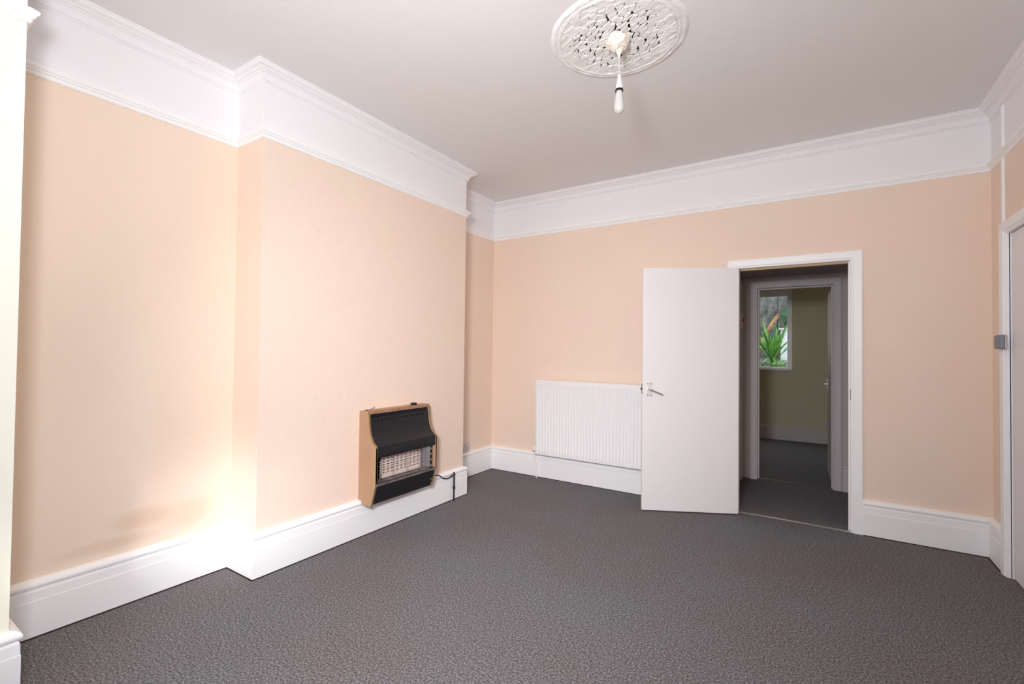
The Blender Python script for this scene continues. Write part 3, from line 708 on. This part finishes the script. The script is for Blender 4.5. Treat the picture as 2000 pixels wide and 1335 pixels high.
for i in range(26):
    if b0 is None:
        bm = bmesh.new(); box(bm, -0.082, 0.082, -0.01, 0.01, 0, 1.9, 0.003); b0 = o = obj('board', bm, M_fence)
    else:
        o = b0.copy(); COL.objects.link(o)
    o.location = (-0.9+i*0.158, 6.2+(0.022 if i % 2 else 0), 1.10+random.uniform(-0.03, 0.03)); o.parent = fe; o.matrix_parent_inverse = fe.matrix_world.inverted()
bm = bmesh.new()
for z in (1.5, 2.5): box(bm, -1.0, 3.15, 6.215, 6.26, z, z+0.09)
obj('rail', bm, M_fence, fe)
wl = empty('garden_wall', (2.75, 5.0, 1.0)); tag(wl, 'low white rendered wall right of the garden plants', 'wall')
bm = bmesh.new(); box(bm, 2.12, 3.6, 5.5, 5.64, 1.1, 1.70, 0.01); obj('render', bm, M_render, wl)
bm = bmesh.new(); box(bm, 2.09, 3.63, 5.48, 5.66, 1.70, 1.74, 0.006); obj('coping', bm, M_socket, wl)
def leaf(base_, az, length, lift, droop, width, m, parent):
    bm = bmesh.new(); n = 9; L_ = []; C_ = []; R_ = []
    d = Vector((math.cos(az), math.sin(az), 0)); sd = Vector((-d.y, d.x, 0))
    for i in range(n):
        t = i/(n-1)
        c = Vector(base_)+d*(length*math.cos(lift)*t)+Vector((0, 0, length*math.sin(lift)*t-droop*t*t*length))
        wd = width*(0.55+0.9*t if t < 0.4 else 0.91*(1-((t-0.4)/0.6)**1.7)+0.02)
        L_.append(bm.verts.new(c+sd*wd*0.5+Vector((0, 0, wd*0.2)))); C_.append(bm.verts.new(c)); R_.append(bm.verts.new(c-sd*wd*0.5+Vector((0, 0, wd*0.2))))
    for i in range(n-1):
        bm.faces.new((L_[i], C_[i], C_[i+1], L_[i+1])); bm.faces.new((C_[i], R_[i], R_[i+1], C_[i+1]))
    o = obj('leaf', bm, m, parent, True)
    md = o.modifiers.new('thick', 'SOLIDIFY'); md.thickness = 0.002
    return o
def plant(loc_, n, size, width, label, ms, seed, up=(0.5, 1.35), dr=(0.1, 0.7)):
    e = empty('strap_leaf_plant', loc_); tag(e, label, 'plant', 'strap-leaved plants outside the far window')
    R_ = random.Random(seed)
    for i in range(n):
        leaf((loc_[0]+R_.uniform(-.03, .03), loc_[1]+R_.uniform(-.03, .03), loc_[2]), i*2.4+R_.uniform(-.3, .3), size*R_.uniform(0.7, 1.1), R_.uniform(*up), R_.uniform(*dr), width*R_.uniform(.8, 1.2), R_.choice(ms), e)
plant((2.04, 4.85, 1.10), 34, 0.88, 0.055, 'tall bright green strap-leaved plant in the middle of the far window', [M_leafs[0], M_leafs[0], M_leafs[1]], 3, (0.85, 1.45), (0.1, 0.45))
plant((1.84, 4.30, 1.00), 24, 0.40, 0.035, 'lower blue-green strap-leaved plant at the window bottom left', [M_leafs[2], M_leafs[1]], 5, (0.75, 1.4), (0.2, 0.7))
plant((2.15, 4.26, 1.00), 24, 0.34, 0.035, 'small pale strap-leaved plant at the window bottom right', [M_leafs[2], M_leafs[0]], 8, (0.75, 1.4), (0.2, 0.7))
plant((1.96, 5.80, 1.18), 22, 0.75, 0.05, 'dark green strap-leaved plant behind the leaning branch', [M_leafs[3], M_leafs[1]], 9, (1.1, 1.45), (0.1, 0.3))
br = bmesh.new(); tube(br, smoothcurve([(1.74, 5.35, 1.05), (1.77, 5.35, 1.25), (1.85, 5.36, 1.52), (1.97, 5.38, 1.76), (2.10, 5.40, 1.98)]), 0.028, 8, radii=None)
tag(obj('leaning_branch', br, M_bark, None, True), 'brown bare branch leaning diagonally across the far window', 'branch')
bm = bmesh.new(); bmesh.ops.create_icosphere(bm, subdivisions=3, radius=1)
for v in bm.verts:
    k = 1+random.uniform(-0.22, 0.22); v.co = Vector((2.62+v.co.x*0.48*k, 5.91+v.co.y*0.18*k, 1.85+v.co.z*0.5*k))
tag(obj('garden_bush', bm, M_leafs[3], None), 'dark leafy bush behind the white garden wall', 'bush')
